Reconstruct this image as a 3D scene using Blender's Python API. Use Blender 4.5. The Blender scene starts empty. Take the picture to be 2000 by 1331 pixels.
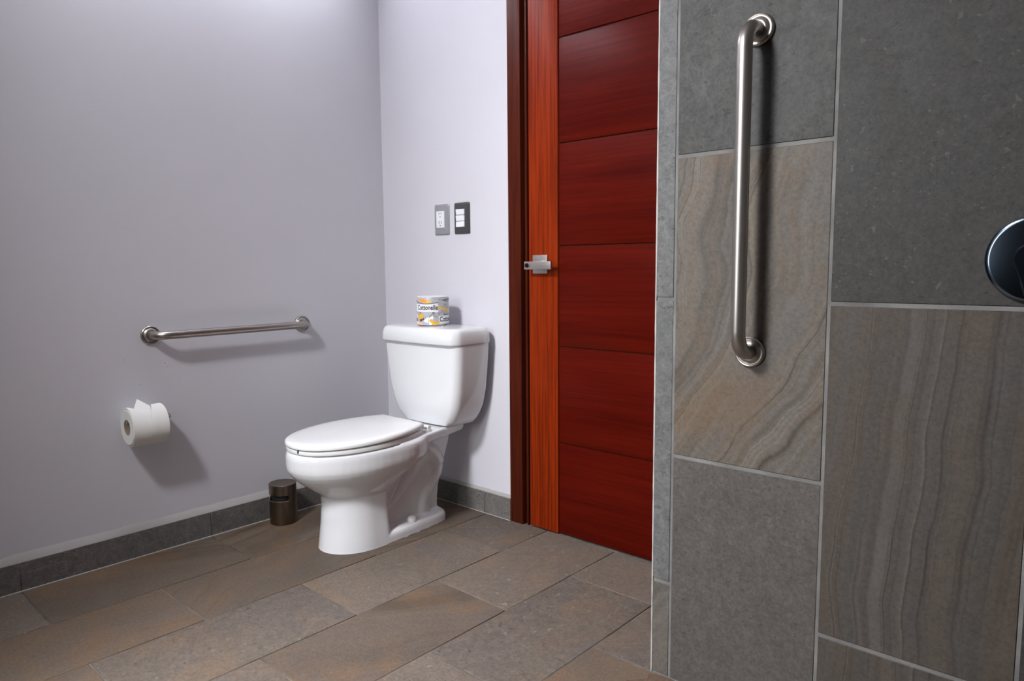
import bpy, bmesh, math, random
from mathutils import Vector, Matrix
PI = math.pi
C = bpy.context.scene.collection
scn = bpy.context.scene

# ------------------------------------------------------------------ camera
def R_cam():
    yaw, pitch, roll = -0.732236515, -0.10519742, -0.00808678557
    f = Vector((math.sin(yaw)*math.cos(pitch), math.cos(yaw)*math.cos(pitch), math.sin(pitch)))
    r = Vector((math.cos(yaw), -math.sin(yaw), 0)); u = r.cross(f)
    r2 = r*math.cos(roll)+u*math.sin(roll); u2 = -r*math.sin(roll)+u*math.cos(roll)
    return Matrix((r2, u2, -f)).transposed()
cam = bpy.data.cameras.new('camera'); cam.sensor_width = 36; cam.lens = 1397.97/2000*36
cam.clip_start = 0.01
camo = bpy.data.objects.new('camera', cam); C.objects.link(camo)
CAM = Vector((2.59, -2.03, 1.0))
m = R_cam().to_4x4(); m.translation = CAM; camo.matrix_world = m
scn.camera = camo

# ------------------------------------------------------------------ light
scn.view_settings.view_transform = 'Standard'; scn.view_settings.look = 'None'
scn.view_settings.gamma = 1; scn.view_settings.use_curve_mapping = False
scn.view_settings.exposure = 0.53
scn.cycles.use_denoising = True
scn.cycles.max_bounces = 10; scn.cycles.diffuse_bounces = 5
w = bpy.data.worlds.new('World'); scn.world = w; w.use_nodes = True
w.node_tree.nodes['Background'].inputs[0].default_value = (0.75, 0.85, 1.0, 1)
w.node_tree.nodes['Background'].inputs[1].default_value = 0.6
def area(name, loc, sx, sy, power, col, rot=(0, 0, 0), spread=PI):
    l = bpy.data.lights.new(name, 'AREA'); l.shape = 'RECTANGLE'; l.size = sx; l.size_y = sy
    l.energy = power; l.color = col; l.spread = spread
    o = bpy.data.objects.new(name, l); o.location = loc; o.rotation_euler = rot; C.objects.link(o)
    return o
CEIL = 2.55
SKY = (0.98, 1.45, -3.10, -2.40)        # main skylight opening x0,x1,y0,y1
SLOT = (0.0, 0.16, -1.45, -0.22)        # slot skylight along the left wall
area('skylight_light', (sum(SKY[:2])/2, sum(SKY[2:])/2, CEIL+0.05), .44, .67, 132, (0.95, 0.96, 1.0))
area('slot_light', (sum(SLOT[:2])/2, sum(SLOT[2:])/2, CEIL+0.13), .12, 1.20, 34, (0.88, 0.92, 1.0), (0, math.radians(38), 0), math.radians(80))

WIN = (0.92, 1.68, 0.85, 2.15)          # window in the front wall x0,x1,z0,z1
area('window_light', (sum(WIN[:2])/2, -3.36, sum(WIN[2:])/2), .74, 1.28, 30, (0.95, 0.97, 1.0), (PI/2, 0, 0))

# ------------------------------------------------------------------ mesh helpers
def finish(bm, thr=38):
    bmesh.ops.recalc_face_normals(bm, faces=bm.faces)
    for f in bm.faces: f.smooth = True
    t = math.radians(thr)
    for e in bm.edges:
        if len(e.link_faces) == 2 and e.calc_face_angle(0) > t: e.smooth = False
def obj(name, bm, mat, parent=None, loc=(0, 0, 0), thr=38, rot=(0, 0, 0)):
    finish(bm, thr)
    me = bpy.data.meshes.new(name); bm.to_mesh(me); bm.free()
    o = bpy.data.objects.new(name, me); C.objects.link(o)
    if mat: me.materials.append(mat)
    o.location = loc; o.rotation_euler = rot
    if parent: o.parent = parent
    return o
def thing(name, label, cat, loc=(0, 0, 0), rotz=0, group=None):
    o = bpy.data.objects.new(name, None); C.objects.link(o); o.empty_display_size = .05
    o.location = loc; o.rotation_euler = (0, 0, rotz)
    return tag(o, label, cat, group)
def tag(o, label, cat, group=None):
    o['label'] = label; o['category'] = cat
    if group: o['group'] = group
    return o
def struct(o, label, cat):
    o['kind'] = 'structure'; return tag(o, label, cat)
def box(bm, x0, x1, y0, y1, z0, z1, bev=0, seg=2):
    t = bmesh.new()
    r = bmesh.ops.create_cube(t, size=1)
    for v in t.verts:
        v.co = Vector((x0 if v.co.x < 0 else x1, y0 if v.co.y < 0 else y1, z0 if v.co.z < 0 else z1))
    if bev: bmesh.ops.bevel(t, geom=t.edges[:], offset=bev, segments=seg, profile=.6, affect='EDGES')
    add(bm, t)
def add(bm, t, M=None):
    if M is not None: bmesh.ops.transform(t, matrix=M, verts=t.verts)
    me = bpy.data.meshes.new('tmp'); t.to_mesh(me); t.free(); bm.from_mesh(me); bpy.data.meshes.remove(me)
def bx(*a, **k):
    bm = bmesh.new(); box(bm, *a, **k); return bm
def loft(bm, rings, cap0=True, cap1=True):
    V = [[bm.verts.new(p) for p in r] for r in rings]
    n = len(V[0])
    for a, b in zip(V, V[1:]):
        for i in range(n): bm.faces.new((a[i], a[(i+1) % n], b[(i+1) % n], b[i]))
    if cap0: bm.faces.new(V[0][::-1])
    if cap1: bm.faces.new(V[-1])
    return V
def lathe(bm, prof, n=40, M=None):
    """prof: list of (radius, height) along local z"""
    t = bmesh.new(); rings = []
    for r, z in prof:
        rings.append([Vector((max(r, 1e-4)*math.cos(2*PI*i/n), max(r, 1e-4)*math.sin(2*PI*i/n), z)) for i in range(n)])
    loft(t, rings); add(bm, t, M)
def catmull(P, k=8, closed=False):
    P = [Vector(p) for p in P]; out = []; n = len(P)
    rng = range(n) if closed else range(n-1)
    for i in rng:
        g = (lambda j: P[j % n]) if closed else (lambda j: P[min(max(j, 0), n-1)])
        a, b, c, d = g(i-1), g(i), g(i+1), g(i+2)
        for s in range(k):
            t = s/k
            out.append(.5*((2*b)+(c-a)*t+(2*a-5*b+4*c-d)*t*t+(3*b-a-3*c+d)*t**3))
    if not closed: out.append(P[-1].copy())
    return out
def tube(bm, path, rad, n=20):
    path = [Vector(p) for p in path]
    if not hasattr(rad, '__len__'): rad = [rad]*len(path)
    T = []
    for i in range(len(path)):
        a = path[max(i-1, 0)]; b = path[min(i+1, len(path)-1)]; T.append((b-a).normalized())
    nrm = T[0].orthogonal().normalized(); rings = []
    for i, p in enumerate(path):
        nrm = (nrm - T[i]*nrm.dot(T[i])).normalized(); bi = T[i].cross(nrm)
        rings.append([p+rad[i]*(nrm*math.cos(2*PI*j/n)+bi*math.sin(2*PI*j/n)) for j in range(n)])
    t = bmesh.new(); loft(t, rings); add(bm, t)
def arc_pts(c, u, v, r, a0, a1, n=8):
    c, u, v = Vector(c), Vector(u), Vector(v)
    return [c+r*(u*math.cos(a0+(a1-a0)*i/n)+v*math.sin(a0+(a1-a0)*i/n)) for i in range(n+1)]
def prism(bm, poly, axis, a, b):
    """extrude 2-D poly between a and b on axis: x->(y,z) y->(x,z) z->(x,y)"""
    def mk(p, t):
        return {'x': (t, p[0], p[1]), 'y': (p[0], t, p[1]), 'z': (p[0], p[1], t)}[axis]
    t = bmesh.new(); loft(t, [[Vector(mk(p, a)) for p in poly], [Vector(mk(p, b)) for p in poly]]); add(bm, t)
def rrect(hw, y0, y1, r, z, n=8, cx=0):
    pts = []
    for (sx, yy, a0) in ((1, y1, 0), (-1, y1, PI/2), (-1, y0, PI), (1, y0, 1.5*PI)):
        c = Vector((cx+sx*(hw-r), yy-r if yy == y1 else yy+r, z))
        for i in range(n+1):
            a = a0+PI/2*i/n; pts.append(c+Vector((r*math.cos(a), r*math.sin(a), 0)))
    return pts

# ------------------------------------------------------------------ material helpers
def mat_base(name, col, rough=.5, metal=0, coat=0, spec=.5):
    m = bpy.data.materials.new(name); m.use_nodes = True
    b = m.node_tree.nodes['Principled BSDF']
    b.inputs['Base Color'].default_value = (*col, 1); b.inputs['Roughness'].default_value = rough
    b.inputs['Metallic'].default_value = metal; b.inputs['Coat Weight'].default_value = coat
    b.inputs['Specular IOR Level'].default_value = spec
    return m
class NT:
    def __init__(s, m):
        s.m = m; s.t = m.node_tree; s.b = s.t.nodes['Principled BSDF']
    def n(s, typ, **k):
        nd = s.t.nodes.new('ShaderNode'+typ)
        for a, v in k.items():
            if a.startswith('i_'):
                key = a[2:].replace('_', ' ')
                nd.inputs[key].default_value = v
            else: setattr(nd, a, v)
        return nd
    def l(s, a, b): s.t.links.new(a, b)
    def coords(s, loc=(0, 0, 0), rot=(0, 0, 0), scale=(1, 1, 1), rnd=0):
        tc = s.n('TexCoord'); v = tc.outputs['Object']
        if rnd:
            oi = s.n('ObjectInfo'); mu = s.n('VectorMath', operation='SCALE'); 
            cx = s.n('CombineXYZ'); 
            for k in range(3): s.l(oi.outputs['Random'], cx.inputs[k])
            s.l(cx.outputs[0], mu.inputs[0]); mu.inputs['Scale'].default_value = rnd
            ad = s.n('VectorMath', operation='ADD'); s.l(v, ad.inputs[0]); s.l(mu.outputs[0], ad.inputs[1]); v = ad.outputs[0]
        mp = s.n('Mapping'); mp.inputs['Location'].default_value = loc; mp.inputs['Rotation'].default_value = rot
        mp.inputs['Scale'].default_value = scale; s.l(v, mp.inputs['Vector']); return mp.outputs[0]
    def noise(s, v, scale, detail=4, rough=.55, dist=0):
        n = s.n('TexNoise'); n.inputs['Scale'].default_value = scale; n.inputs['Detail'].default_value = detail
        n.inputs['Roughness'].default_value = rough; n.inputs['Distortion'].default_value = dist
        if v is not None: s.l(v, n.inputs['Vector'])
        return n.outputs['Fac']
    def ramp(s, f, stops, interp='LINEAR'):
        r = s.n('ValToRGB'); r.color_ramp.interpolation = interp
        e = r.color_ramp.elements
        while len(e) < len(stops): e.new(.5)
        for el, (p, c) in zip(e, stops):
            el.position = p; el.color = (*c, 1) if hasattr(c, '__len__') else (c, c, c, 1)
        s.l(f, r.inputs[0]); return r.outputs[0]
    def mix(s, f, a, b, blend='MIX'):
        m = s.n('Mix', data_type='RGBA', blend_type=blend)
        for sock, v in ((m.inputs[0], f), (m.inputs[6], a), (m.inputs[7], b)):
            if hasattr(v, 'links'): s.l(v, sock)
            elif hasattr(v, '__len__'): sock.default_value = (*v, 1)
            else: sock.default_value = v
        return m.outputs[2]
    def math(s, op, a, b=None):
        m = s.n('Math', operation=op)
        for i, v in enumerate((a, b)):
            if v is None: continue
            if hasattr(v, 'links'): s.l(v, m.inputs[i])
            else: m.inputs[i].default_value = v
        return m.outputs[0]
    def bump(s, h, strength=.2, dist=.002):
        b = s.n('Bump'); b.inputs['Strength'].default_value = strength; b.inputs['Distance'].default_value = dist
        s.l(h, b.inputs['Height']); s.l(b.outputs[0], s.b.inputs['Normal'])
    def color(s, c): s.l(c, s.b.inputs['Base Color'])

def sc(c, k): return tuple(x*k for x in c)
def stone(name, col, warm, kind, angle=(0, 0, 0), seed=0, rough=.55, vein=1.0, contrast=1.0, warp=.5, warpsc=(1.2, 1.2, 1.2), freq=7, rnd=0, fleck=1.0, rust=None):
    """kind 'speckle': fine grained fossil limestone; 'vein': layered flowing bands; 'cloud': mottled with thin light veins"""
    m = mat_base(name, col, rough, spec=.18); s = NT(m)
    v = s.coords((seed*3.1, seed*1.7, seed*2.3), rnd=rnd)
    big = s.noise(v, 3.2, 5, .6, .4)
    fine = s.noise(v, 130, 6, .75)
    mid = s.noise(v, 13, 7, .68, .15)
    c = s.ramp(big, [(.3, sc(col, .82)), (.5, col), (.7, warm)])
    c = s.mix(.55*contrast, c, s.ramp(mid, [(.32, sc(col, .66)), (.52, col), (.7, sc(warm, 1.22))]))
    c = s.mix(.35, c, s.ramp(fine, [(.3, sc(col, .6)), (.7, sc(col, 1.35))]))
    if kind == 'vein':
        va = s.coords((seed*.37, seed*.91, seed*.53), angle, rnd=rnd)
        an = s.n('Mapping'); an.inputs['Scale'].default_value = tuple(warpsc); s.l(va, an.inputs['Vector'])
        w1 = s.noise(an.outputs[0], 1.0, 3, .5)
        w2 = s.noise(an.outputs[0], 5.0, 4, .6)
        sx = s.n('SeparateXYZ'); s.l(va, sx.inputs[0])
        t = s.math('ADD', sx.outputs[0], s.math('ADD', s.math('MULTIPLY', w1, warp), s.math('ADD', s.math('MULTIPLY', w2, warp*.06), s.math('MULTIPLY', s.noise(v, 30, 4, .65), warp*.022))))
        def n1(k, off, det=2, rough_=.5):
            n = s.n('TexNoise', noise_dimensions='1D'); s.l(s.math('ADD', s.math('MULTIPLY', t, k), off), n.inputs['W'])
            n.inputs['Scale'].default_value = 1; n.inputs['Detail'].default_value = det; n.inputs['Roughness'].default_value = rough_
            return n.outputs['Fac']
        broad = s.ramp(n1(freq, seed*5.3, 2), [(.30, sc(col, .80)), (.42, col), (.50, sc(warm, 1.0)), (.58, sc(col, 1.16)), (.70, sc(warm, .80))])
        c = s.mix(.75*vein, c, broad)
        clus = s.ramp(n1(freq*.55, seed*9.1, 1), [(.44, 0), (.58, 1)])
        c = s.mix(s.math('MULTIPLY', clus, .6*vein), c, s.ramp(n1(freq*5, seed*2.1, 4, .65), [(.34, sc(warm, .62)), (.46, col), (.56, sc(col, 1.08)), (.66, sc(warm, 1.30))]))
        fade = s.math('ADD', s.math('MULTIPLY', clus, .75), s.math('MULTIPLY', s.ramp(s.noise(an.outputs[0], 2.6, 3, .6), [(.42, 0), (.60, 1)]), .45))
        for kk, off, wd, cl, st in ((freq*1.6, 7.7, .012, sc(warm, .45), .85), (freq*2.3, 31.3, .010, sc(col, 1.55), .55), (freq*1.1, 3.1, .008, sc(warm, .50), .8)):
            r = s.ramp(n1(kk, off+seed, 1), [(.5-wd*1.6, 0), (.5-wd*.4, 1), (.5+wd*.4, 1), (.5+wd*1.6, 0)])
            c = s.mix(s.math('MULTIPLY', s.math('MULTIPLY', r, fade), st*vein), c, cl)
    if kind in ('speckle', 'cloud'):
        fl1 = s.noise(v, 150, 2, .5, .3); fl2 = s.noise(v, 46, 2, .5, .4); gate = s.ramp(s.noise(v, 6, 3, .6), [(.40, .25), (.62, 1)])
        c = s.mix(s.math('MULTIPLY', s.ramp(fl1, [(.66, 0), (.73, 1)]), s.math('MULTIPLY', gate, .62*fleck)), c, sc(col, 2.3))
        c = s.mix(s.math('MULTIPLY', s.ramp(fl2, [(.685, 0), (.72, 1)]), .60*fleck), c, sc(col, 2.2))
        c = s.mix(.45 if kind == 'cloud' else .28, c, s.ramp(s.noise(v, 45, 8, .8), [(.34, sc(col, .5)), (.5, col), (.66, sc(warm, 1.5))]))
        pit = s.noise(s.coords((seed, seed, 0), (0.3, .6, .2), (60, 60, 110) if kind == 'cloud' else (120, 120, 210), rnd=rnd), 1.0, 2, .5)
        c = s.mix(s.ramp(pit, [(.645, 0), (.71, .62)]), c, sc(col, .42))
    if kind == 'cloud':
        n1 = s.noise(v, 3.4, 5, .58, .5)
        rid = s.ramp(n1, [(.488, 0), (.5, .55), (.512, 0)])
        c = s.mix(s.math('MULTIPLY', rid, s.ramp(s.noise(v, 4.5, 3, .5), [(.42, 0), (.6, 1)])), c, sc(col, 1.6))
    if rust:
        c = s.mix(s.ramp(s.noise(v, 4.2, 6, .62, .3), [(.50, 0), (.68, .55)]), c, rust)
        c = s.mix(s.ramp(s.noise(v, 2.6, 5, .6), [(.54, 0), (.72, .40)]), c, tuple(x*y for x, y in zip(col, (1.05, 1.08, 1.22))))
    c = s.mix(.55, c, s.ramp(fine, [(.30, .62), (.5, 1.0), (.70, 1.30)]), 'MULTIPLY')
    s.color(c)
    s.l(s.ramp(mid, [(.3, rough-.07), (.7, rough+.12)]), s.b.inputs['Roughness'])
    h = s.mix(.4, s.noise(v, 40, 6, .7), mid)
    s.bump(h, .25, .0022)
    return m

def wood(name, dark, light, axis, rough=.36, coat=.04, band=1.0):
    m = mat_base(name, dark, rough, coat=coat, spec=.05); s = NT(m)
    sq = {'z': (14, 14, .8), 'x': (.8, 14, 14)}[axis]
    v = s.coords((1, 2, 3), scale=sq, rnd=9)
    sq2 = {'z': (120, 120, 3), 'x': (3, 120, 120)}[axis]
    v2 = s.coords((4, 2, 3), scale=sq2, rnd=9)
    a = s.noise(v, 1, 6, .6, .5); b = s.noise(v2, 1, 4, .6)
    c = s.ramp(a, [(.3, dark), (.55, tuple((x+y)/2 for x, y in zip(dark, light))), (.75, light)])
    c = s.mix(.45*band, c, s.ramp(b, [(.35, sc(dark, .55)), (.6, light)]))
    s.color(c); s.bump(b, .06, .001)
    s.b.inputs['Coat Roughness'].default_value = .22
    return m

def paint(name, col):
    m = mat_base(name, col, .55, spec=.35); s = NT(m)
    v = s.coords()
    a = s.noise(v, 1.7, 5, .6); b = s.noise(v, 9, 5, .6)
    c = s.ramp(a, [(.3, sc(col, .965)), (.7, col)])
    dirt = s.ramp(b, [(.66, 0), (.8, .06)])
    c = s.mix(dirt, c, (.55, .5, .46))
    s.color(c); s.bump(s.noise(v, 70, 4, .6), .10, .0012)
    return m
def steel(name, col, rough=.3, axis=(1, 1, 60), aniso=.0):
    m = mat_base(name, col, rough, metal=1); s = NT(m)
    a = s.noise(s.coords(scale=axis), 12, 3, .6)
    s.l(s.ramp(a, [(.3, rough-.06), (.7, rough+.08)]), s.b.inputs['Roughness'])
    return m

LAV = (.635, .62, .66)
M_wall = paint('painted_plaster', LAV)
M_ceil = paint('ceiling_plaster', (.78, .78, .80))
M_ledge = paint('ledge_plaster', (.36, .34, .325))
M_ceramic = mat_base('white_ceramic', (.765, .77, .785), .12, coat=.3); M_ceramic.node_tree.nodes['Principled BSDF'].inputs['Coat Roughness'].default_value = .04
M_seat = mat_base('seat_plastic', (.86, .86, .86), .22, coat=.2)
M_steel = steel('brushed_steel', (.40, .37, .34), .36)
M_nickel = steel('satin_nickel', (.62, .58, .55), .36)
M_chrome = mat_base('chrome_dark_reflection', (.10, .13, .17), .14, metal=1)  # chrome with the reflection of a dark room put into its base colour
M_bronze = steel('bronze_steel', (.20, .155, .115), .30, (80, 80, 2))
M_black = mat_base('dark_void', (.008, .008, .008), .6)
M_paper = mat_base('tissue_paper', (.84, .83, .80), .9)
_s = NT(M_paper); _s.bump(_s.noise(_s.coords(), 260, 3), .25, .0008)
M_card = mat_base('core_card', (.30, .24, .18), .9)
M_grout_floor = mat_base('floor_grout', (.17, .135, .11), .9)
_s = NT(M_grout_floor); _s.color(_s.ramp(_s.noise(_s.coords(), 7, 4), [(.35, (.05, .04, .032)), (.62, (.17, .14, .115))])); _s.bump(_s.noise(_s.coords(), 300, 3), .3, .001)
M_grout_wall = mat_base('wall_grout', (.22, .215, .205), .9)
_s = NT(M_grout_wall); _s.color(_s.ramp(_s.noise(_s.coords(), 9, 4), [(.3, (.10, .097, .092)), (.7, (.195, .19, .18))])); _s.bump(_s.noise(_s.coords(), 250, 3), .5, .002)
M_caulk = mat_base('white_caulk', (.40, .375, .35), .8)
M_plate_grey = mat_base('grey_plastic', (.36, .36, .39), .3, metal=.35)
M_plate_dark = mat_base('charcoal_plastic', (.055, .055, .06), .3)
M_white = mat_base('white_plastic', (.82, .82, .84), .3)
M_slot = mat_base('slot_grey', (.16, .16, .17), .6)

# stones (floor is warm taupe, shower wall greyer)
FL = (.112, .088, .070); FW = (.132, .094, .063)
F_speck = stone('floor_stone_speckled', (0.1398, 0.1141, 0.09384), (0.1564, 0.1196, 0.09016), 'speckle', seed=1, rnd=31, fleck=1.3, rust=(.19, .125, .075))
F_cloud = stone('floor_stone_clouded', (0.1178, 0.09752, 0.0828), (0.1362, 0.103, 0.07728), 'cloud', seed=2, rnd=31, fleck=1.2, rust=(.165, .11, .068))
F_veinA = stone('floor_stone_veined', FL, FW, 'vein', (0, 0, .6), 3, rnd=31, vein=.5, warp=.5, warpsc=(1.3, 1.0, 1), freq=3.5, rust=(.18, .105, .055))
F_veinB = stone('floor_stone_banded', FL, (.155, .104, .062), 'vein', (0, 0, -.35), 5, rnd=31, vein=.48, warp=.6, warpsc=(1.2, 1.2, 1), freq=3, rust=(.18, .10, .05))
M_base = stone('baseboard_stone', (.145, .134, .126), (.160, .143, .13), 'cloud', seed=4, rnd=31, contrast=1.2, fleck=.3)
W_greytop = stone('wall_stone_grey_mottled', (0.05363, 0.05363, 0.05034), (0.06019, 0.05581, 0.04925), 'cloud', seed=7, fleck=.6)
W_strip = stone('wall_stone_grey_fine', (0.1141, 0.1141, 0.1119), (0.1164, 0.1141, 0.1072), 'cloud', seed=17, fleck=.6)
W_dark = stone('wall_stone_dark_fossil', (0.04083, 0.03934, 0.03635), (0.0458, 0.04133, 0.03635), 'speckle', seed=8, fleck=1.3)
W_fine = stone('wall_stone_fine_taupe', (0.0844, 0.07618, 0.06919), (0.08856, 0.07822, 0.0688), 'speckle', seed=9, fleck=.35)
W_veinB = stone('wall_stone_diagonal_veins', (0.1026, 0.09344, 0.08256), (0.1107, 0.08856, 0.06642), 'vein', (0, -.36, 0), 11, vein=.8, warp=.42, warpsc=(1.1, 1, 1.5), freq=7, rust=(.125, .082, .048))
W_veinC = stone('wall_stone_straight_veins', (0.06246, 0.05679, 0.05112), (0.07007, 0.0549, 0.04165), 'vein', (0, -.07, 0), 12, vein=.9, warp=.16, warpsc=(1.0, 1, 1.5), freq=11, rust=(.070, .048, .030))
W_veinLow = stone('wall_stone_light_veins', (0.1102, 0.09996, 0.08976), (0.1163, 0.09792, 0.07752), 'vein', (0, -.5, 0), 15, vein=.6, warp=.4, warpsc=(2, 1, 2), freq=8)

W_room = stone('room_stone_dark', (.16, .155, .15), (.17, .16, .15), 'cloud', seed=19, fleck=.5)
# wood
W_stile = wood('mahogany_stile', (.10, .0065, .001), (.275, .030, .0035), 'z', rough=.42)
W_panel = wood('mahogany_panel', (.050, .0020, .0008), (.098, .0055, .0016), 'x', rough=.38, band=.6)
W_frame = wood('mahogany_frame', (.032, .006, .003), (.088, .014, .005), 'z', rough=.42)

# ------------------------------------------------------------------ room shell
RX, RY = 3.35, -3.3
DX0, DX1, DTOP = .761, 1.86, 2.22      # door opening incl. frame
PY, PX0 = -.562, 1.723                  # tiled partition face and left edge
bm = bmesh.new(); box(bm, -.15, 0, RY, .15, -.05, CEIL+.3)
struct(obj('wall_left', bm, M_wall), 'lavender grey painted wall on the left behind grab bar and paper roll', 'wall')
bm = bmesh.new(); box(bm, 0, DX0, 0, .15, -.05, CEIL+.3); box(bm, DX1, RX, 0, .15, -.05, CEIL+.3); box(bm, DX0, DX1, 0, .15, DTOP, CEIL+.3)
struct(obj('wall_back', bm, M_wall), 'pale lavender painted wall behind the toilet beside the red door', 'wall')
bm = bmesh.new(); box(bm, RX, RX+.12, RY, .15, -.05, CEIL+.1)
struct(obj('wall_side', bm, W_room), 'plain dark stone wall at the far right end of the shower', 'wall')
bm = bmesh.new()
for q in ((-.15, WIN[0], -.05, CEIL+.1), (WIN[1], RX+.12, -.05, CEIL+.1), (WIN[0], WIN[1], -.05, WIN[2]), (WIN[0], WIN[1], WIN[3], CEIL+.1)): box(bm, q[0], q[1], RY-.12, RY, q[2], q[3])
struct(obj('wall_front', bm, W_room), 'plain dark stone wall facing the red door', 'wall')
bm = bmesh.new(); box(bm, 0, .96, -2.37, -2.25, 0, CEIL)  # unseen wall added to block light from the left wall and floor
struct(obj('wall_shade_left', bm, W_room), 'short dark stone wall added out of view to shade the left side', 'wall')
bm = bmesh.new(); box(bm, 1.70, 1.80, RY, -2.42, 0, CEIL)  # unseen wall added to keep window light off the partition's right part
struct(obj('wall_shade_right', bm, W_room), 'short dark stone wall added out of view to shade the tiled partition', 'wall')
# ceiling with two roof openings
bm = bmesh.new()
xs = sorted({-.15, RX+.12, SKY[0], SKY[1], SLOT[0], SLOT[1]}); ys = sorted({RY-.12, .15, SKY[2], SKY[3], SLOT[2], SLOT[3]})
for a, b in zip(xs, xs[1:]):
    for c, d in zip(ys, ys[1:]):
        mx, my = (a+b)/2, (c+d)/2
        if any(h[0] < mx < h[1] and h[2] < my < h[3] for h in (SKY, SLOT)): continue
        box(bm, a, b, c, d, CEIL, CEIL+.06)
for h, hh in ((SKY, .3), (SLOT, .16)):
    for q in ((h[0]-.02, h[0], h[2], h[3]), (h[1], h[1]+.02, h[2], h[3]), (h[0], h[1], h[2]-.02, h[2]), (h[0], h[1], h[3], h[3]+.02)):
        if q[1] <= 0: continue
        box(bm, *q, CEIL+.06, CEIL+hh)
box(bm, 0, .30, -1.54, -1.46, 2.10, CEIL+.01)  # unseen baffle added to sharpen the end of the slot glow
struct(obj('ceiling', bm, M_ceil), 'plain white ceiling with a square skylight and a slot along the left wall', 'ceiling')

# floor: grout bed with single tiles
fl = obj('floor', bx(-.15, RX+.12, RY-.12, .15, -.08, -.0025), M_grout_floor)
struct(fl, 'warm taupe stone tile floor in running bond', 'floor')
GAP = .0045
rows = [-2.567+.305*i+2.59 for i in range(0, 12)]
rows = [(rows[i], rows[i+1]) for i in range(len(rows)-1)]
random.seed(4)
kinds = {}
def tkind(r, k): return kinds.get((r, k))
# tile kinds per row, k counted from the back wall; visible tiles chosen after the photo
K = {0: [F_cloud, F_veinB, F_veinA, F_speck, F_cloud, F_cloud],
     1: [F_veinA, F_veinB, F_veinB, F_speck, F_cloud, F_cloud],
     2: [F_cloud, F_speck, F_cloud, F_veinB, F_cloud, F_speck],
     3: [F_speck, F_veinA, F_cloud, F_veinA, F_speck, F_cloud],
     4: [F_speck, F_cloud, F_speck, F_cloud, F_veinA, F_cloud],
     5: [F_cloud, F_veinA, F_speck, F_cloud, F_veinB, F_speck]}
for r, (xa, xb) in enumerate(rows):
    off = -.565 if r % 2 == 1 else -.26
    if xa > RX: break
    yb = 0.0; k = 0; ya = off
    while yb > RY:
        ya_ = max(ya, RY)
        if yb-ya_ > .02:
            ln, wd = yb-ya_-GAP, min(xb, RX)-xa-GAP
            if wd > .02:
                t = bx(-wd/2, wd/2, -ln/2, ln/2, -.010, 0, bev=.0014, seg=1)
                mt = K.get(r, [F_cloud, F_speck, F_veinA, F_cloud, F_speck, F_veinB])[min(k, 5)]
                o = obj('floor_tile', t, mt, fl, ((xa+min(xb, RX))/2, (ya_+yb)/2, random.uniform(-.0004, 0)))
                o.rotation_euler = (random.uniform(-.0012, .0012), random.uniform(-.0012, .0012), 0)
        yb = ya; ya -= .605; k += 1

# baseboards (stone pieces + plaster ledge)
def baseboard(nm, label, axis, a, b, joints, face, top, ledge_h, ledge_to):
    if axis == 'y': bed = bx(0.0, face-.003, a, b, 0, top-.002)
    else: bed = bx(a, b, -(face-.003), 0, 0, top-.002)
    root = struct(obj(nm, bed, M_grout_wall), label, 'baseboard')
    J = [a]+joints+[b]
    for p, q in zip(J, J[1:]):
        L = q-p-.002
        if axis == 'y':
            obj('baseboard_tile', bx(-.004, .004, -L/2, L/2, -top/2, top/2, bev=.001, seg=1), M_base, root, (face-.004, (p+q)/2, top/2))
        else:
            obj('baseboard_tile', bx(-L/2, L/2, -.004, .004, -top/2, top/2, bev=.001, seg=1), M_base, root, ((p+q)/2, -(face-.004), top/2))
    bm = bmesh.new()
    n = 40; rings = []
    random.seed(hash(nm) % 7 if False else len(nm))
    for i in range(n+1):
        t = a+(b-a)*i/n; h = ledge_h*(1+random.uniform(-.10, .10)); f = face-.002+random.uniform(-.0015, .001)
        if axis == 'y': rings.append([Vector(p) for p in ((-.004, t, top-.001), (f, t, top-.001), (f*.9, t, top+.004), (-.004, t, top+h))])
        else: rings.append([Vector(p) for p in ((t, .004, top-.001), (t, -f, top-.001), (t, -f*.9, top+.004), (t, .004, top+h))])
    loft(bm, rings)
    obj('plaster_ledge', bm, M_ledge, root)
    bm = bmesh.new()
    if axis == 'y': box(bm, face-.001, face+.0035, a, b, -.002, .0018, bev=.0008, seg=1)
    else: box(bm, a, b, -face-.0025, -face+.001, -.002, .0014, bev=.0008, seg=1)
    obj('caulk_line', bm, M_caulk, root)
    return root
baseboard('baseboard_left', 'dark grey stone skirting along the left wall with a plaster ledge', 'y', -2.25, 0, [-2.07, -1.465, -.86, -.255], .020, .091, .028, 0)
baseboard('baseboard_back', 'grey veined stone skirting between toilet and door', 'x', .020, DX0, [.62], .013, .088, .014, 0)

# ------------------------------------------------------------------ door
fr = thing('trim_1', 'dark brown wooden door frame around the red door', 'door frame', (DX0, 0, 0)); fr['kind'] = 'structure'
def fbox(nm, x0, x1, y0, y1, z0, z1, mat=None, b=.002, p=None):
    return obj(nm, bx(-(x1-x0)/2, (x1-x0)/2, -(y1-y0)/2, (y1-y0)/2, -(z1-z0)/2, (z1-z0)/2, bev=b, seg=2), mat or W_frame, p or fr, ((x0+x1)/2-DX0, (y0+y1)/2, (z0+z1)/2))
fbox('jamb_face', DX0, .824, -.012, .10, 0, DTOP)
fbox('jamb_stop', .824, .838, .012, .10, 0, DTOP-.065, b=.001)
fbox('jamb_bead', .8385, .8455, -.001, .10, 0, DTOP-.065, b=.001)
fbox('jamb_face', DX1-.063, DX1, -.012, .10, 0, DTOP)
fbox('head', .824, DX1-.063, -.012, .10, DTOP-.063, DTOP)
door = thing('door_1', 'red mahogany door with horizontal panels and a satin lever handle', 'door', (.855, 0, 0)); door['kind'] = 'structure'
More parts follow.
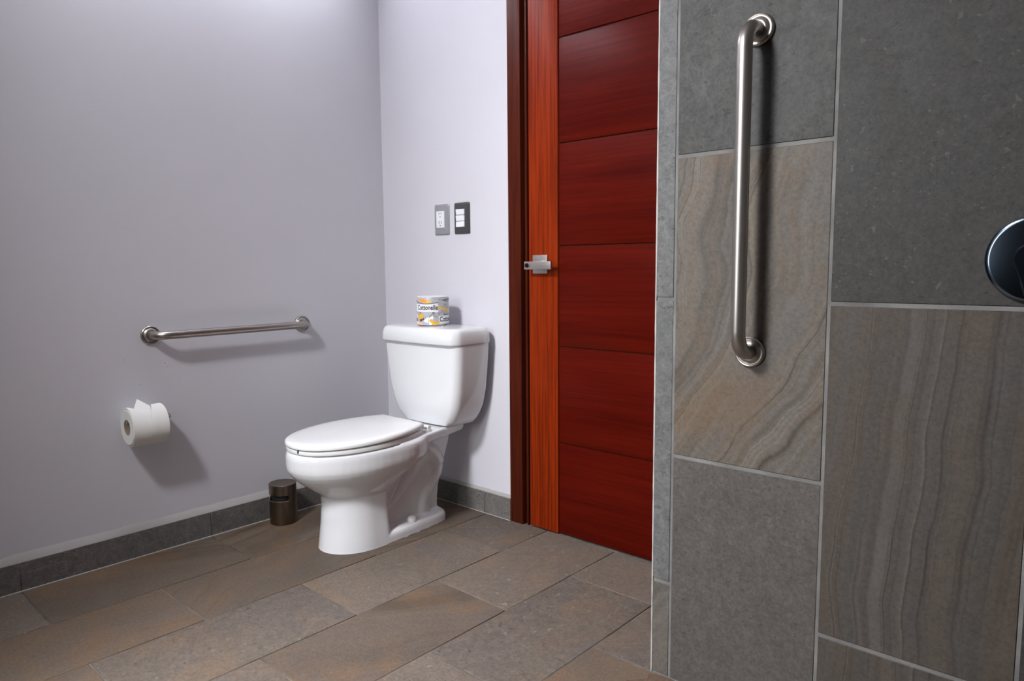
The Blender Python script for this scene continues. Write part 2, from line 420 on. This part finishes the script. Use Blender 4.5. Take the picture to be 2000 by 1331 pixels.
DY = 0.0                                # front face of the leaf
def dpart(nm, x0, x1, y0, y1, z0, z1, mat, b=.0015, par=None):
    return obj(nm, bx(-(x1-x0)/2, (x1-x0)/2, -(y1-y0)/2, (y1-y0)/2, -(z1-z0)/2, (z1-z0)/2, bev=b, seg=2), mat, par or door, ((x0+x1)/2-.855, (y0+y1)/2, (z0+z1)/2))
dpart('core', .86, 1.785, DY+.008, DY+.045, .006, 2.145, W_frame, .001)
dpart('stile', .855, .990, DY-.002, DY+.046, .004, 2.15, W_stile, .002)
dpart('stile', 1.66, 1.79, DY-.002, DY+.046, .004, 2.15, W_stile, .002)
zz = [.004, .348, .704, 1.066, 1.424, 1.783, 2.15]
for a, b in zip(zz, zz[1:]):
    dpart('panel', .9925, 1.6575, DY+.002, DY+.03, a+.0025, b-.0025, W_panel, .0025)
# handle
h = thing('door_handle', '', '', (0, 0, 0))
for k in ('label', 'category'): del h[k]
h.parent = door; h['label'] = 'satin nickel square lever handle'
hx = lambda x: x-.855
obj('rose', bx(-.0335, .0335, -.005, .005, -.0335, .0335, bev=.0012), M_nickel, h, (hx(.9145), DY-.007, 1.0015))
bm = bmesh.new(); lathe(bm, [(.014, 0), (.014, .034)], 24, Matrix.Rotation(PI/2, 4, 'X')); obj('neck', bm, M_nickel, h, (hx(.9145), DY-.011, 1.0))
obj('lever', bx(-.0615, .0615, -.005, .005, -.0145, .0145, bev=.0015), M_nickel, h, (hx(.932), DY-.043, .9975))
bm = bmesh.new(); lathe(bm, [(.0085, 0), (.0085, .003), (.006, .006), (0, .0065)], 20, Matrix.Rotation(PI/2, 4, 'X'))
obj('privacy_button', bm, mat_base('button_bronze', (.10, .05, .03), .25, metal=1), h, (hx(.884), DY-.048, .998))

# ------------------------------------------------------------------ tiled partition
part = obj('wall_right', bx(PX0+.003, RX, PY+.0017, PY+.14, 0, CEIL), M_grout_wall)
struct(part, 'stone tiled shower partition with a vertical grab bar', 'wall')
cols = [(1.7235, 1.7685, [(-.447, .238, W_veinLow), (.238, .919, W_strip), (.919, 1.604, W_strip), (1.604, 2.289, W_greytop), (2.289, CEIL, W_strip)]),
        (1.7705, 2.1105, [(0, .553, W_fine), (.553, 1.238, W_veinB), (1.238, 1.923, W_greytop), (1.923, CEIL, W_fine)]),
        (2.1110, 2.4505, [(0, .234, W_veinC), (.234, .919, W_veinC), (.919, 1.604, W_dark), (1.604, CEIL, W_veinB)]),
        (2.4510, 2.7905, [(0, .553, W_dark), (.553, 1.238, W_greytop), (1.238, 1.923, W_fine), (1.923, CEIL, W_dark)]),
        (2.7910, 3.1305, [(0, .234, W_fine), (.234, .919, W_greytop), (.919, 1.604, W_veinC), (1.604, CEIL, W_dark)]),
        (3.1310, RX, [(0, .553, W_greytop), (.553, 1.238, W_dark), (1.238, 1.923, W_veinB), (1.923, CEIL, W_fine)])]
G = .0042
for ci, (xa, xb, tl) in enumerate(cols):
    for (za, zb, mt) in tl:
        za = max(za, 0); zb = min(zb, CEIL)
        x0, x1 = (xa+(0 if ci == 0 else G), xb-(0 if ci < 1 else G*.5))
        W_, H_ = x1-x0, zb-za-2*G
        obj('wall_tile', bx(-W_/2, W_/2, -.005, .005, -H_/2, H_/2, bev=.0012, seg=1), mt, part, ((x0+x1)/2, PY+.005, (za+zb)/2))
bm = bmesh.new(); random.seed(3); rings = []
for i in range(121):
    z = CEIL*i/120; e = random.uniform(0, .0012)
    rings.append([Vector(p) for p in ((PX0-.001-e*.6, PY-.0006, z), (PX0+.0012+e, PY-.0006, z), (PX0+.0012+e, PY+.01, z), (PX0-.001-e*.6, PY+.01, z))])
loft(bm, rings); obj('corner_edge', bm, M_caulk, part)
# end face tiles of the partition (towards the door)
for za, zb in ((0, .553), (.553, 1.238), (1.238, 1.923), (1.923, CEIL)):
    obj('wall_tile', bx(-.005, .005, -.064, .064, -(zb-za)/2+G, (zb-za)/2-G, bev=.0012, seg=1), W_strip, part, (PX0+.0055, PY+.0755, (za+zb)/2))
# rough mortar patch on the floor at the foot of the partition
bm = bmesh.new(); random.seed(8)
P = [(1.70, -.64), (1.735, -.60), (1.725, -.578), (1.755, -.566), (1.80, -.566), (1.90, -.567), (1.90, -.66), (1.80, -.70)]
P = [Vector((x, y, 0)) for x, y in P]
c = sum(P, Vector())/len(P)
loft(bm, [[Vector((p.x, p.y, .0)) for p in P], [c+(p-c)*.97+Vector((0, 0, .003)) for p in P]])
o = obj('trim_2', bm, stone('mortar_patch_stone', (.11, .07, .05), (.135, .085, .058), 'cloud', seed=21, fleck=.2, rough=.7))
struct(o, 'reddish brown mortar patch on the floor at the foot of the tiled partition', 'floor patch')

# ------------------------------------------------------------------ toilet
TX = .467
tl = thing('toilet', 'white ceramic two-piece toilet with closed lid in the corner', 'toilet', (TX, 0, 0))
def egg(hw, yf, yw, yb, z, n=56, ef=2.0, eb=2.6):
    out = []
    for i in range(n):
        a = 2*PI*i/n; c, s_ = math.cos(a), math.sin(a)
        e = eb if s_ > 0 else ef
        x = hw*math.copysign(abs(c)**(2/e), c)
        y = yw+(yb-yw)*abs(s_)**(2/e) if s_ > 0 else yw-(yw-yf)*abs(s_)**(2/e)
        out.append(Vector((x, y, z)))
    return out
bm = bmesh.new()
# pedestal column
t = bmesh.new(); loft(t, [egg(.1182, -.6725, -.53, -.452, -.014, eb=9), egg(.118, -.672, -.53, -.452, 0, eb=9), egg(.1165, -.668, -.53, -.452, .03, eb=9), egg(.112, -.660, -.53, -.455, .09, eb=9), egg(.109, -.656, -.53, -.455, .15, eb=9), egg(.1085, -.657, -.53, -.455, .215, eb=9)]); add(bm, t)
# bowl
t = bmesh.new()
loft(t, [egg(*a) for a in ((.102, -.648, -.53, -.40, .175), (.108, -.658, -.53, -.40, .193), (.115, -.671, -.53, -.39, .206), (.128, -.694, -.525, -.37, .222), (.142, -.718, -.52, -.35, .240), (.156, -.741, -.515, -.32, .258), (.168, -.759, -.51, -.29, .275), (.178, -.773, -.51, -.26, .292), (.184, -.781, -.51, -.24, .308), (.1855, -.783, -.51, -.235, .322), (.1855, -.783, -.51, -.235, .352), (.183, -.779, -.51, -.235, .366), (.174, -.769, -.51, -.24, .372))]); add(bm, t)
# deck under the tank
def outline(pts, k=6):
    R_ = catmull([Vector((x, y, 0)) for x, y in pts], k); return R_
dk = [(.178, -.45), (.160, -.36), (.134, -.27), (.114, -.19), (.106, -.12), (.092, -.062)]
def deckring(z, k, dy=0):
    right = [Vector((x*k, y+dy, z)) for x, y in dk]; left = [Vector((-p.x, p.y, z)) for p in reversed(right)]
    return right+left
t = bmesh.new(); loft(t, [deckring(.325, .90), deckring(.338, .97), deckring(.368, 1.0), deckring(.376, .978)])
for v in t.verts:
    if v.co.z < .35: v.co.z += max(0, (v.co.y+.42))*.055
add(bm, t)
# web and foot
prism(bm, [(-.50, -.012), (-.165, -.012), (-.172, .06), (-.165, .13), (-.135, .22), (-.105, .30), (-.092, .35), (-.50, .35)], 'x', -.046, .046)
prism(bm, [(-.46, .03), (-.25, .03), (-.222, .14), (-.20, .21), (-.25, .26), (-.33, .24), (-.40, .17), (-.46, .13)], 'x', -.057, .057)
def footring(z, g):
    P = [(.1175, -.52), (.117, -.44), (.112, -.36), (.106, -.28), (.100, -.215), (.088, -.17), (.06, -.15), (.0, -.146)]
    right = outline(P, 4); right = [Vector((p.x-g if p.x > g else 0, p.y-g*.7 if p.y > -.3 else p.y, z)) for p in right]
    left = [Vector((-p.x, p.y, z)) for p in reversed(right[:-1])]
    return right+left
t = bmesh.new(); loft(t, [footring(-.014, 0), footring(0, 0), footring(.024, .001), footring(.034, .005), footring(.041, .016)]); add(bm, t)
# trapway
for sx in (-1, 1):
    x = .026*sx
    P = catmull([(x, -.46, .10), (x, -.40, .14), (x, -.335, .205), (x, -.285, .262), (x, -.225, .278), (x, -.185, .245), (x*1.05, -.178, .20), (x, -.212, .15), (x, -.248, .10), (x, -.258, .02)], 6)
    tube(bm, P, [min(.046, .032+.0009*i) if i < 34 else .040 for i in range(len(P))], 24)
    # bowl to trapway fairing rib
    P = catmull([(.055*sx, -.46, .12), (.062*sx, -.42, .19), (.075*sx, -.385, .26), (.09*sx, -.36, .33)], 5)
    tube(bm, P, .026, 16)
me = bpy.data.meshes.new('tmp'); bm.to_mesh(me); bm.free()
to = bpy.data.objects.new('tmp', me); C.objects.link(to)
md = to.modifiers.new('r', 'REMESH'); md.mode = 'VOXEL'; md.voxel_size = .0042
md = to.modifiers.new('s', 'SMOOTH'); md.factor = .5; md.iterations = 4
dg = bpy.context.evaluated_depsgraph_get(); me2 = bpy.data.meshes.new_from_object(to.evaluated_get(dg))
bpy.data.objects.remove(to)
for p in me2.polygons: p.use_smooth = True
for vtx in me2.vertices: vtx.co.z = max(vtx.co.z, .0004)
me2.materials.clear(); me2.materials.append(M_ceramic)
bowl = bpy.data.objects.new('bowl', me2); C.objects.link(bowl); bowl.parent = tl
# bolt caps
for sx in (-1, 1):
    bm = bmesh.new(); lathe(bm, [(.0185, -.006), (.0185, .004), (.0165, .012), (.011, .017), (0, .019)], 24); obj('bolt_cap', bm, M_seat, tl, (sx*.082, -.335, .041))
# seat and lid
hwp = [(-.778, .001), (-.775, .035), (-.764, .068), (-.742, .102), (-.70, .136), (-.645, .162), (-.58, .177), (-.51, .181), (-.43, .171), (-.36, .150), (-.298, .120)]
half = catmull([Vector((h_, y, 0)) for y, h_ in hwp], 5)
def lidring(z, ins, slope=.0):
    cy = -.52; out = []
    pr = [Vector((p.x, p.y, 0)) for p in half]
    full = pr+[Vector((-p.x, p.y, 0)) for p in reversed(pr)]
    for p in full:
        kx = (abs(p.x)-ins)/abs(p.x) if abs(p.x) > ins else 0
        ky = p.y+ins if p.y < -.55 and False else cy+(p.y-cy)*(1-ins/.25)
        out.append(Vector((p.x*kx if ins < .05 else p.x*(1-ins/.18), ky, z+slope*(p.y+.78))))
    return out
bm = bmesh.new()
SL = .018
loft(bm, [lidring(.393, .004, SL), lidring(.3925, .001, SL), lidring(.396, 0, SL), lidring(.403, .001, SL), lidring(.4075, .004, SL), lidring(.410, .010, SL), lidring(.4115, .03, SL), lidring(.413, .08, SL), lidring(.4135, .14, SL)])
obj('lid', bm, M_seat, tl, rot=(0, 0, 0), thr=40)
bm = bmesh.new()
loft(bm, [lidring(.375, .009), lidring(.375, .004), lidring(.380, .0025), lidring(.387, .004, .012), lidring(.389, .010, .014), lidring(.389, .06, .014)])
obj('seat', bm, M_seat, tl, thr=40)
obj('bumper', bx(-.0018, .0018, -.003, .004, -.006, .005, bev=.0006, seg=1), M_black, tl, (.030, -.7725, .3855))
for sx in (-1, 1):
    bm = bmesh.new(); box(bm, -.020, .020, -.016, .016, 0, .016, bev=.004)
    lathe(bm, [(.008, -.019), (.008, .019)], 20, Matrix.Translation((0, .004, .022)) @ Matrix.Rotation(PI/2, 4, 'Y'))
    obj('hinge', bm, M_seat, tl, (sx*.10, -.274, .370))
# tank
prof = [(.381, .136, -.176, -.045), (.383, .141, -.183, -.040), (.40, .156, -.190, -.036), (.425, .172, -.196, -.033), (.46, .187, -.200, -.03), (.52, .202, -.205, -.03), (.60, .212, -.209, -.03), (.68, .219, -.213, -.03), (.706, .220, -.214, -.03)]
bm = bmesh.new()
def dens(R_, k=10):   # subdivide long front/back edges so the bow reads
    out = []
    for i, p in enumerate(R_):
        q = R_[(i+1) % len(R_)]; out.append(p)
        if i % 9 == 8:
            out += [p.lerp(q, j/k) for j in range(1, k)]
    return out
def tring(hw, y0, y1, z, r):
    R_ = dens(rrect(hw, y0, y1, r, z, 8))
    for p in R_:
        if p.y < (y0+y1)/2: p.y -= .012*max(0, 1-(p.x/hw)**2)
    return R_
loft(bm, [tring(hw, y0, y1, z, .030) for z, hw, y0, y1 in prof])
obj('tank', bm, M_ceramic, tl, thr=40)
bm = bmesh.new()
loft(bm, [tring(.214, -.222, -.028, .704, .034), tring(.2225, -.232, -.022, .7045, .040), tring(.2235, -.234, -.021, .708, .040), tring(.2215, -.232, -.022, .735, .040), tring(.219, -.229, -.024, .748, .040), tring(.214, -.224, -.028, .757, .038), tring(.205, -.215, -.036, .7625, .036), tring(.19, -.20, -.045, .7645, .034), tring(.10, -.16, -.08, .7665, .02)])
obj('tank_lid', bm, M_ceramic, tl, thr=50)
bm = bmesh.new(); box(bm, -.07, .07, -.150, -.06, .366, .384); obj('tank_gasket', bm, M_slot, tl)

# ------------------------------------------------------------------ wrapped toilet paper pack on the tank
PK = Vector((.461, -.130, .766)); pr = .0635; ph = .113
pk = thing('wrapped_toilet_paper', 'printed paper-wrapped toilet roll standing on the toilet tank lid', 'toilet paper', PK, math.atan2(CAM.y-PK.y, CAM.x-PK.x))
def cyl_pt(u, v, r): return Vector((r*math.cos(u/pr), r*math.sin(u/pr), v))
bm = bmesh.new()
lathe(bm, [(.0, 0), (pr-.004, 0), (pr-.001, .0015), (pr, .005), (pr, ph-.005), (pr-.001, ph-.0015), (pr-.005, ph), (.022, ph-.001), (.020, ph-.005), (0, ph-.006)], 64)
m_wrap = mat_base('wrap_grey', (.42, .42, .45), .35); s = NT(m_wrap)
v = s.coords(scale=(1, 1, 1.6)); nn = s.noise(v, 28, 3, .5, 1.6)
s.color(s.ramp(nn, [(.36, (.30, .30, .33)), (.44, (.50, .50, .54)), (.52, (.42, .41, .45)), (.58, (.62, .62, .66)), (.66, (.40, .40, .43))]))
obj('wrapper', bm, m_wrap, pk)
bm = bmesh.new(); lathe(bm, [(0, ph-.0055), (pr-.005, ph+.0003), (pr-.003, ph+.0004), (pr-.003, ph-.001)], 48)
t = bmesh.new(); lathe(t, [(.019, ph-.012), (.021, ph+.0006), (pr-.004, ph+.0009), (pr-.0025, ph-.0008)], 48); bm.free(); bm = t
obj('wrapper_top', bm, mat_base('wrap_white_top', (.78, .78, .80), .4), pk)
def patch(polys, r):
    bm = bmesh.new()
    for P in polys:
        vs = [bm.verts.new((u, v, 0)) for u, v in P]; bm.faces.new(vs)
    u0 = min(v.co.x for v in bm.verts); u1 = max(v.co.x for v in bm.verts); k = max(2, int((u1-u0)/.005))
    for i in range(1, k):
        bmesh.ops.bisect_plane(bm, geom=bm.verts[:]+bm.edges[:]+bm.faces[:], plane_co=(u0+(u1-u0)*i/k, 0, 0), plane_no=(1, 0, 0))
    for v in bm.verts: v.co = cyl_pt(v.co.x, v.co.y, r)
    return bm
def pix(P):     # zoom-crop pixels of the print -> arc length, height
    out = []
    for x, y in P:
        q = max(-.985, min(.985, (x-797)/458)); out.append((pr*math.asin(q), (1130-y)/885*ph))
    return out
def ink(nm, col, polys, lay):
    mt = mat_base(nm+'_ink', col, .4)
    for p in polys: obj(nm, patch([pix(p)], pr+.00012*lay), mt, pk)
ink('white_label', (.85, .85, .87), [[(350, 455), (640, 470), (940, 440), (945, 715), (700, 690), (420, 700), (345, 690)]], 2)
ink('white_label', (.85, .85, .87), [[(960, 820), (1240, 815), (1249, 1040), (1080, 1062), (960, 1078)]], 2)
ink('white_label', (.85, .85, .87), [[(345, 760), (380, 800), (385, 1090), (345, 1060)], [(690, 880), (800, 800), (800, 900), (760, 1090), (690, 1090)], [(545, 950), (690, 830), (660, 1030), (560, 1010)]], 2)
ink('orange_swoosh', (.85, .36, .07), [[(400, 300), (560, 300), (700, 370), (740, 420), (600, 435), (450, 400)]], 2)
ink('yellow_swoosh', (.86, .52, .05), [[(600, 370), (760, 350), (760, 410), (640, 440)], [(950, 520), (1050, 560), (1200, 620), (1240, 680), (1100, 650), (950, 590)], [(1130, 640), (1240, 700), (1210, 730)]], 2.5)
ink('amber_swoosh', (.90, .46, .02), [[(430, 760), (500, 755), (530, 830), (520, 900), (420, 930), (395, 900)], [(700, 930), (760, 910), (810, 960), (830, 1030), (940, 1010), (1000, 970), (1000, 1030), (900, 1090), (800, 1090), (740, 1020), (690, 980)]], 3)
ink('peach_swoosh', (.88, .50, .28), [[(390, 980), (450, 1020), (520, 1060), (510, 1100), (390, 1080)]], 3)
ink('dark_stripe', (.09, .08, .085), [[(335, 345), (430, 420), (560, 448), (760, 440), (940, 400), (940, 415), (760, 458), (540, 462), (400, 430), (335, 375)], [(1020, 345), (1120, 330), (1245, 300), (1250, 340), (1120, 350), (1225, 395), (1225, 415), (1100, 365)], [(430, 712), (470, 712), (460, 748), (435, 740)], [(780, 700), (850, 715), (820, 748), (790, 738)], [(420, 940), (540, 890), (560, 930), (470, 1000), (430, 980)], [(1090, 790), (1230, 770), (1235, 800), (1090, 808)], [(400, 1100), (1060, 1112), (1180, 1085), (1180, 1110), (1060, 1130), (400, 1116)]], 3)
def wrap_text(txt, u0, u1, v0, v1, r, mat, parent, nm='lettering'):
    cu = bpy.data.curves.new('t', 'FONT'); cu.body = txt; cu.resolution_u = 3; cu.offset = .022
    o = bpy.data.objects.new('t', cu); C.objects.link(o)
    dg = bpy.context.evaluated_depsgraph_get(); dg.update()
    me = bpy.data.meshes.new_from_object(o.evaluated_get(dg)); bpy.data.objects.remove(o)
    bm = bmesh.new(); bm.from_mesh(me); bpy.data.meshes.remove(me)
    x0 = min(v.co.x for v in bm.verts); x1 = max(v.co.x for v in bm.verts)
    y0 = min(v.co.y for v in bm.verts); y1 = max(v.co.y for v in bm.verts)
    for v in bm.verts:
        v.co = cyl_pt(u0+(v.co.x-x0)/(x1-x0)*(u1-u0), v0+(v.co.y-y0)/(y1-y0)*(v1-v0), r)
    return obj(nm, bm, mat, parent)
M_ink = mat_base('black_ink', (.02, .02, .025), .4)
(ua, va), (ub, vb) = pix([(388, 640), (938, 485)])
wrap_text('Cottonelle', ua, ub, va, vb, pr+.0005, M_ink, pk)
(uc, vc), (ud, vd) = pix([(985, 1005), (1240, 845)])
wrap_text('Cottonelle', uc, uc+(ub-ua), vc, vd, pr+.0005, M_ink, pk)
wrap_text('Cottonelle', pr*math.radians(-66)-(ub-ua), pr*math.radians(-66), vc, vd, pr+.0005, M_ink, pk)

# ------------------------------------------------------------------ bin beside the toilet
BN = Vector((.086, -.600, 0)); br = .052; bh = .157
va_ = math.atan2(CAM.y-BN.y, CAM.x-BN.x)
bn = thing('waste_bin', 'small dark bronze cylindrical bin with a slot opening on the floor', 'bin', BN, va_)
S0, S1, Z0, Z1 = math.radians(-115), math.radians(24), .096, .117
def shell(z0, z1, a0, a1, r, th=.0015, n=48):
    bm = bmesh.new(); full = abs(a1-a0-2*PI) < 1e-4; rings = []
    for i in range(n+(0 if full else 1)):
        a = a0+(a1-a0)*i/n; c_, s_ = math.cos(a), math.sin(a)
        rings.append([Vector((c_*r, s_*r, z0)), Vector((c_*r, s_*r, z1)), Vector((c_*(r-th), s_*(r-th), z1)), Vector((c_*(r-th), s_*(r-th), z0))])
    if full: rings.append(rings[0]); loft(bm, rings, False, False); bmesh.ops.remove_doubles(bm, verts=bm.verts, dist=1e-6)
    else: loft(bm, rings)
    return bm
bm = shell(.003, Z0, 0, 2*PI, br)
add(bm, shell(Z0, Z1, S1, S0+2*PI, br)); lathe(bm, [(br-.003, 0), (br-.002, .0035), (0, .0035)], 48)
bmesh.ops.remove_doubles(bm, verts=bm.verts, dist=1e-6)
obj('body', bm, M_bronze, bn, thr=30)
bm = bmesh.new(); lathe(bm, [(br-.0016, Z1), (br, Z1), (br, bh-.001), (br-.0012, bh), (br-.004, bh-.0004), (0, bh-.0006), ], 56)
obj('cap', bm, M_bronze, bn, thr=30)
bm = bmesh.new(); lathe(bm, [(.040, .012), (.043, .06), (.043, .112), (.040, .112), (.039, .02), (0, .02)], 40); obj('liner', bm, M_black, bn)
bm = shell(Z0-.0022, Z0+.0004, S0, S1, br+.0004, .002); obj('slot_rim', bm, M_nickel, bn)

# ------------------------------------------------------------------ grab bars
FLP = [(.0, 0), (.0325, 0), (.0328, .002), (.0322, .0065), (.0300, .0085), (.0285, .0080), (.0275, .0060), (.0255, .0060), (.0235, .0085), (.0195, .0110), (.0175, .0120), (0, .012)]
def grab_bar(label, pa, pb, nrm, so, tr, bend=.045):
    pa, pb, nrm = Vector(pa), Vector(pb), Vector(nrm); d = (pb-pa).normalized()
    root = thing('grab_bar', label, 'grab bar', pa)
    ca = pa+nrm*(so-bend)+d*bend; cb = pb+nrm*(so-bend)-d*bend
    path = [pa+nrm*.004]+arc_pts(ca, -d, nrm, bend, 0, PI/2, 12)
    far = arc_pts(cb, d, nrm, bend, PI/2, 0, 12)
    a, b = path[-1], far[0]
    path += [a.lerp(b, i/10) for i in range(1, 10)]+far+[pb+nrm*.004]
    bm = bmesh.new(); tube(bm, [p-pa for p in path], tr, 28); obj('rail', bm, M_steel, root, thr=60)
    q = nrm.to_track_quat('Z', 'Y').to_matrix().to_4x4()
    for p in (pa, pb):
        bm = bmesh.new(); lathe(bm, FLP, 48, q); obj('flange', bm, M_steel, root, p-pa, thr=25)
    return root
grab_bar('horizontal steel grab bar on the painted left wall above the paper roll', (0.001, -1.030, .768), (0.001, -.436, .769), (1, 0, 0), .062, .0145)
grab_bar('vertical steel grab bar on the stone tiled partition', (1.955, PY-.0005, .812), (1.955, PY-.0005, 1.472), (0, -1, 0), .066, .0152, .048)

# ------------------------------------------------------------------ paper holder and roll
ph_ = thing('paper_holder', 'chrome toilet paper holder rod fixed to the left wall', 'paper holder', (0, -1.008, .488))
RZ, RX_ = .466, .071
bm = bmesh.new()
path = [Vector((.002, 0, 0)), Vector((.045, 0, 0))]+arc_pts((RX_-.014, -.014, 0), (0, 1, 0), (1, 0, 0), .014, 0, PI/2, 6)+[Vector((RX_, -.141, 0))]
tube(bm, path, .0085, 18); obj('rod', bm, M_steel, ph_, thr=60)
bm = bmesh.new(); lathe(bm, [(0, 0), (.020, 0), (.020, .004), (.018, .007), (.010, .008), (0, .008)], 32, Matrix.Rotation(PI/2, 4, 'Y')); obj('wall_flange', bm, M_steel, ph_)
rr, rl, cr = .0585, .112, .0255
rc = Vector((RX_, -1.092, .488+.0085-cr))
tp = thing('toilet_paper_roll', 'white unwrapped toilet roll with a folded point hanging on the left wall', 'toilet paper', rc)
Mx = Matrix.Translation((0, rl/2, 0)) @ Matrix.Rotation(PI/2, 4, 'X')
def hollow(r0, r1, L, n=56):
    bm = bmesh.new(); P = [(r0, -L/2), (r1-.0015, -L/2), (r1, -L/2+.0015), (r1, L/2-.0015), (r1-.0015, L/2), (r0, L/2)]
    R_ = []
    for r, z in P+[P[0]]: R_.append([Vector((r*math.cos(2*PI*i/n), z, r*math.sin(2*PI*i/n))) for i in range(n)])
    loft(bm, R_, False, False); bmesh.ops.remove_doubles(bm, verts=bm.verts, dist=1e-6); return bm
obj('roll', hollow(cr+.0012, rr, rl), M_paper, tp, thr=30)
obj('core', hollow(cr, cr+.0012, rl), M_card, tp, thr=30)
# outer sheet: covers the front, its end cut to a V that shows the triangle fold
bm = bmesh.new()
def sheet(bm, edge, a_lo, r, n=18, th=.0008):
    """edge: list of (y, angle) top border; sheet hangs from there down to a_lo; angle 0 = front (+x), 90 = top"""
    rings = []
    for y, a in edge:
        o_, i_ = [], []
        for k in range(n+1):
            t = math.radians(a_lo+(a-a_lo)*k/n)
            o_.append(Vector((math.cos(t)*(r+th), y, math.sin(t)*(r+th)))); i_.append(Vector((math.cos(t)*r, y, math.sin(t)*r)))
        rings.append(o_+i_[::-1])
    t = bmesh.new(); loft(t, rings); add(bm, t)
h_ = rl/2
edge = [(-h_, 108), (-.048, 90), (-.032, 66), (-.016, 46), (-.003, 30), (.0, 28), (.003, 31), (.011, 52), (.020, 80), (.026, 98), (.034, 106), (h_, 112)]
sheet(bm, edge, -80, rr+.0072, th=.0014)
obj('outer_sheet', bm, M_paper, tp, thr=30)
# folded tip standing up behind the V
bm = bmesh.new()
cB, cR, cL, cT = Vector((.054, .0, .022)), Vector((.012, .016, .0640)), Vector((.012, -.036, .0605)), Vector((-.016, -.014, .088))
def tip_pt(u, v, off):
    p = cB*(1-u)*(1-v)+cR*u*(1-v)+cL*(1-u)*v+cT*u*v
    q = Vector((p.x, 0, p.z)); rad = max(q.length, rr+.0012); q = q.normalized()*(rad+off); return Vector((q.x, p.y, q.z))
N_ = 8; t1 = [[bm.verts.new(tip_pt(i/N_, j/N_, .0)) for j in range(N_+1)] for i in range(N_+1)]; t2 = [[bm.verts.new(tip_pt(i/N_, j/N_, .0011)) for j in range(N_+1)] for i in range(N_+1)]
for i in range(N_):
    for j in range(N_):
        for g, fl_ in ((t1, 1), (t2, 0)):
            q = (g[i][j], g[i+1][j], g[i+1][j+1], g[i][j+1]); bm.faces.new(q[::-1] if fl_ else q)
rim = [(i, 0) for i in range(N_)]+[(N_, j) for j in range(N_)]+[(i, N_) for i in range(N_, 0, -1)]+[(0, j) for j in range(N_, 0, -1)]
for (a, b), (c, d) in zip(rim, rim[1:]+rim[:1]): bm.faces.new((t1[a][b], t1[c][d], t2[c][d], t2[a][b]))
obj('folded_tip', bm, M_paper, tp, thr=30)

# ------------------------------------------------------------------ outlet and switch
def plate(nm, label, cat, x, z, mat):
    root = thing(nm, label, cat, (x, 0, z)); bm = bmesh.new()
    def rr_(hw, hh, r, y):
        out = []
        for sx, sz, a0 in ((1, 1, 0), (-1, 1, PI/2), (-1, -1, PI), (1, -1, 1.5*PI)):
            for i in range(5):
                a = a0+PI/2*i/4; out.append(Vector((sx*(hw-r)+r*math.cos(a), y, sz*(hh-r)+r*math.sin(a))))
        return out
    loft(bm, [rr_(.0435, .0625, .006, 0), rr_(.0435, .0625, .006, -.003), rr_(.0400, .0590, .006, -.0065), rr_(.031, .052, .004, -.0085)])
    obj('plate', bm, mat, root, thr=25); return root
ot = plate('power_outlet', 'grey wall plate with a white double socket above the toilet', 'outlet', .386, 1.1875, M_plate_grey)
rec = obj('receptacle', bx(-.0235, .0235, -.0105, -.006, -.0335, .0335, bev=.001), M_white, ot, (-.003, 0, .001))
for dz in (.018, -.018):
    for dx, hh in ((-.007, .0055), (.006, .0048)):
        obj('slot', bx(-.0013, .0013, -.0002, .0008, -hh, hh), M_slot, rec, (dx, -.0107, dz+.006))
    bm = bmesh.new(); lathe(bm, [(.0028, -.0004), (.0028, .0004)], 14, Matrix.Rotation(PI/2, 4, 'X')); obj('ground_hole', bm, M_slot, rec, (0, -.0107, dz-.007))
sw = plate('light_switch', 'charcoal wall plate with three white rocker switches beside the door', 'switch', .504, 1.1880, M_plate_dark)
for k in range(3):
    o = obj('rocker', bx(-.0235, .0235, -.005, .002, -.0112, .0112, bev=.0015), M_white, sw, (-.002, -.0085, .024-.0245*k+.001))
    o.rotation_euler = (math.radians(5 if k < 2 else -4), 0, 0)

# ------------------------------------------------------------------ shower valve
VX, VZ, vr = 2.440, 1.003, .0725
vv = thing('shower_valve', 'round chrome shower valve, dark reflection put into its colour, with a lever on the tiled partition', 'shower valve', (VX, PY, VZ))
RXm = Matrix.Rotation(PI/2, 4, 'X')
bm = bmesh.new(); lathe(bm, [(0, -.001), (vr, -.001), (vr, .006), (vr-.0012, .009), (vr-.004, .0105), (vr-.008, .011), (0, .011)], 72, RXm); obj('escutcheon', bm, M_chrome, vv, thr=30)
bm = bmesh.new(); lathe(bm, [(.026, .010), (.025, .035), (.022, .040), (0, .040)], 40, RXm); obj('hub', bm, M_chrome, vv, thr=30)
bm = bmesh.new(); rings = []
for y, g in ((-.040, .002), (-.0425, 0), (-.056, 0), (-.060, .003)):
    pts = []
    for i in range(17):
        a = PI/2*2*i/16; pts.append(((.026-g)*math.cos(a), (.026-g)*math.sin(a)))
    pts += [(-.020+g, -.03), (-.010+g, -.105), (-.006+g, -.112+g), (.006-g, -.112+g), (.010-g, -.105), (.020-g, -.03)]
    rings.append([Vector((x, y, z)) for x, z in pts])
loft(bm, rings); obj('lever', bm, M_chrome, vv, (.0, 0, 0), rot=(0, math.radians(-8), 0), thr=30)

# ------------------------------------------------------------------ small scars in the plaster of the left wall
wl = bpy.data.objects['wall_left']; random.seed(11)
for (y, z, r) in ((-.985, .665, .0022), (-.978, .652, .0016), (-1.12, .69, .0015), (-1.07, .60, .0014), (-.905, .31, .0014)):
    bm = bmesh.new(); lathe(bm, [(r, -.0005), (r*.8, .0004), (0, .0004)], 9, Matrix.Rotation(PI/2, 4, 'Y')); obj('plaster_chip', bm, M_slot, wl, (0, y, z))
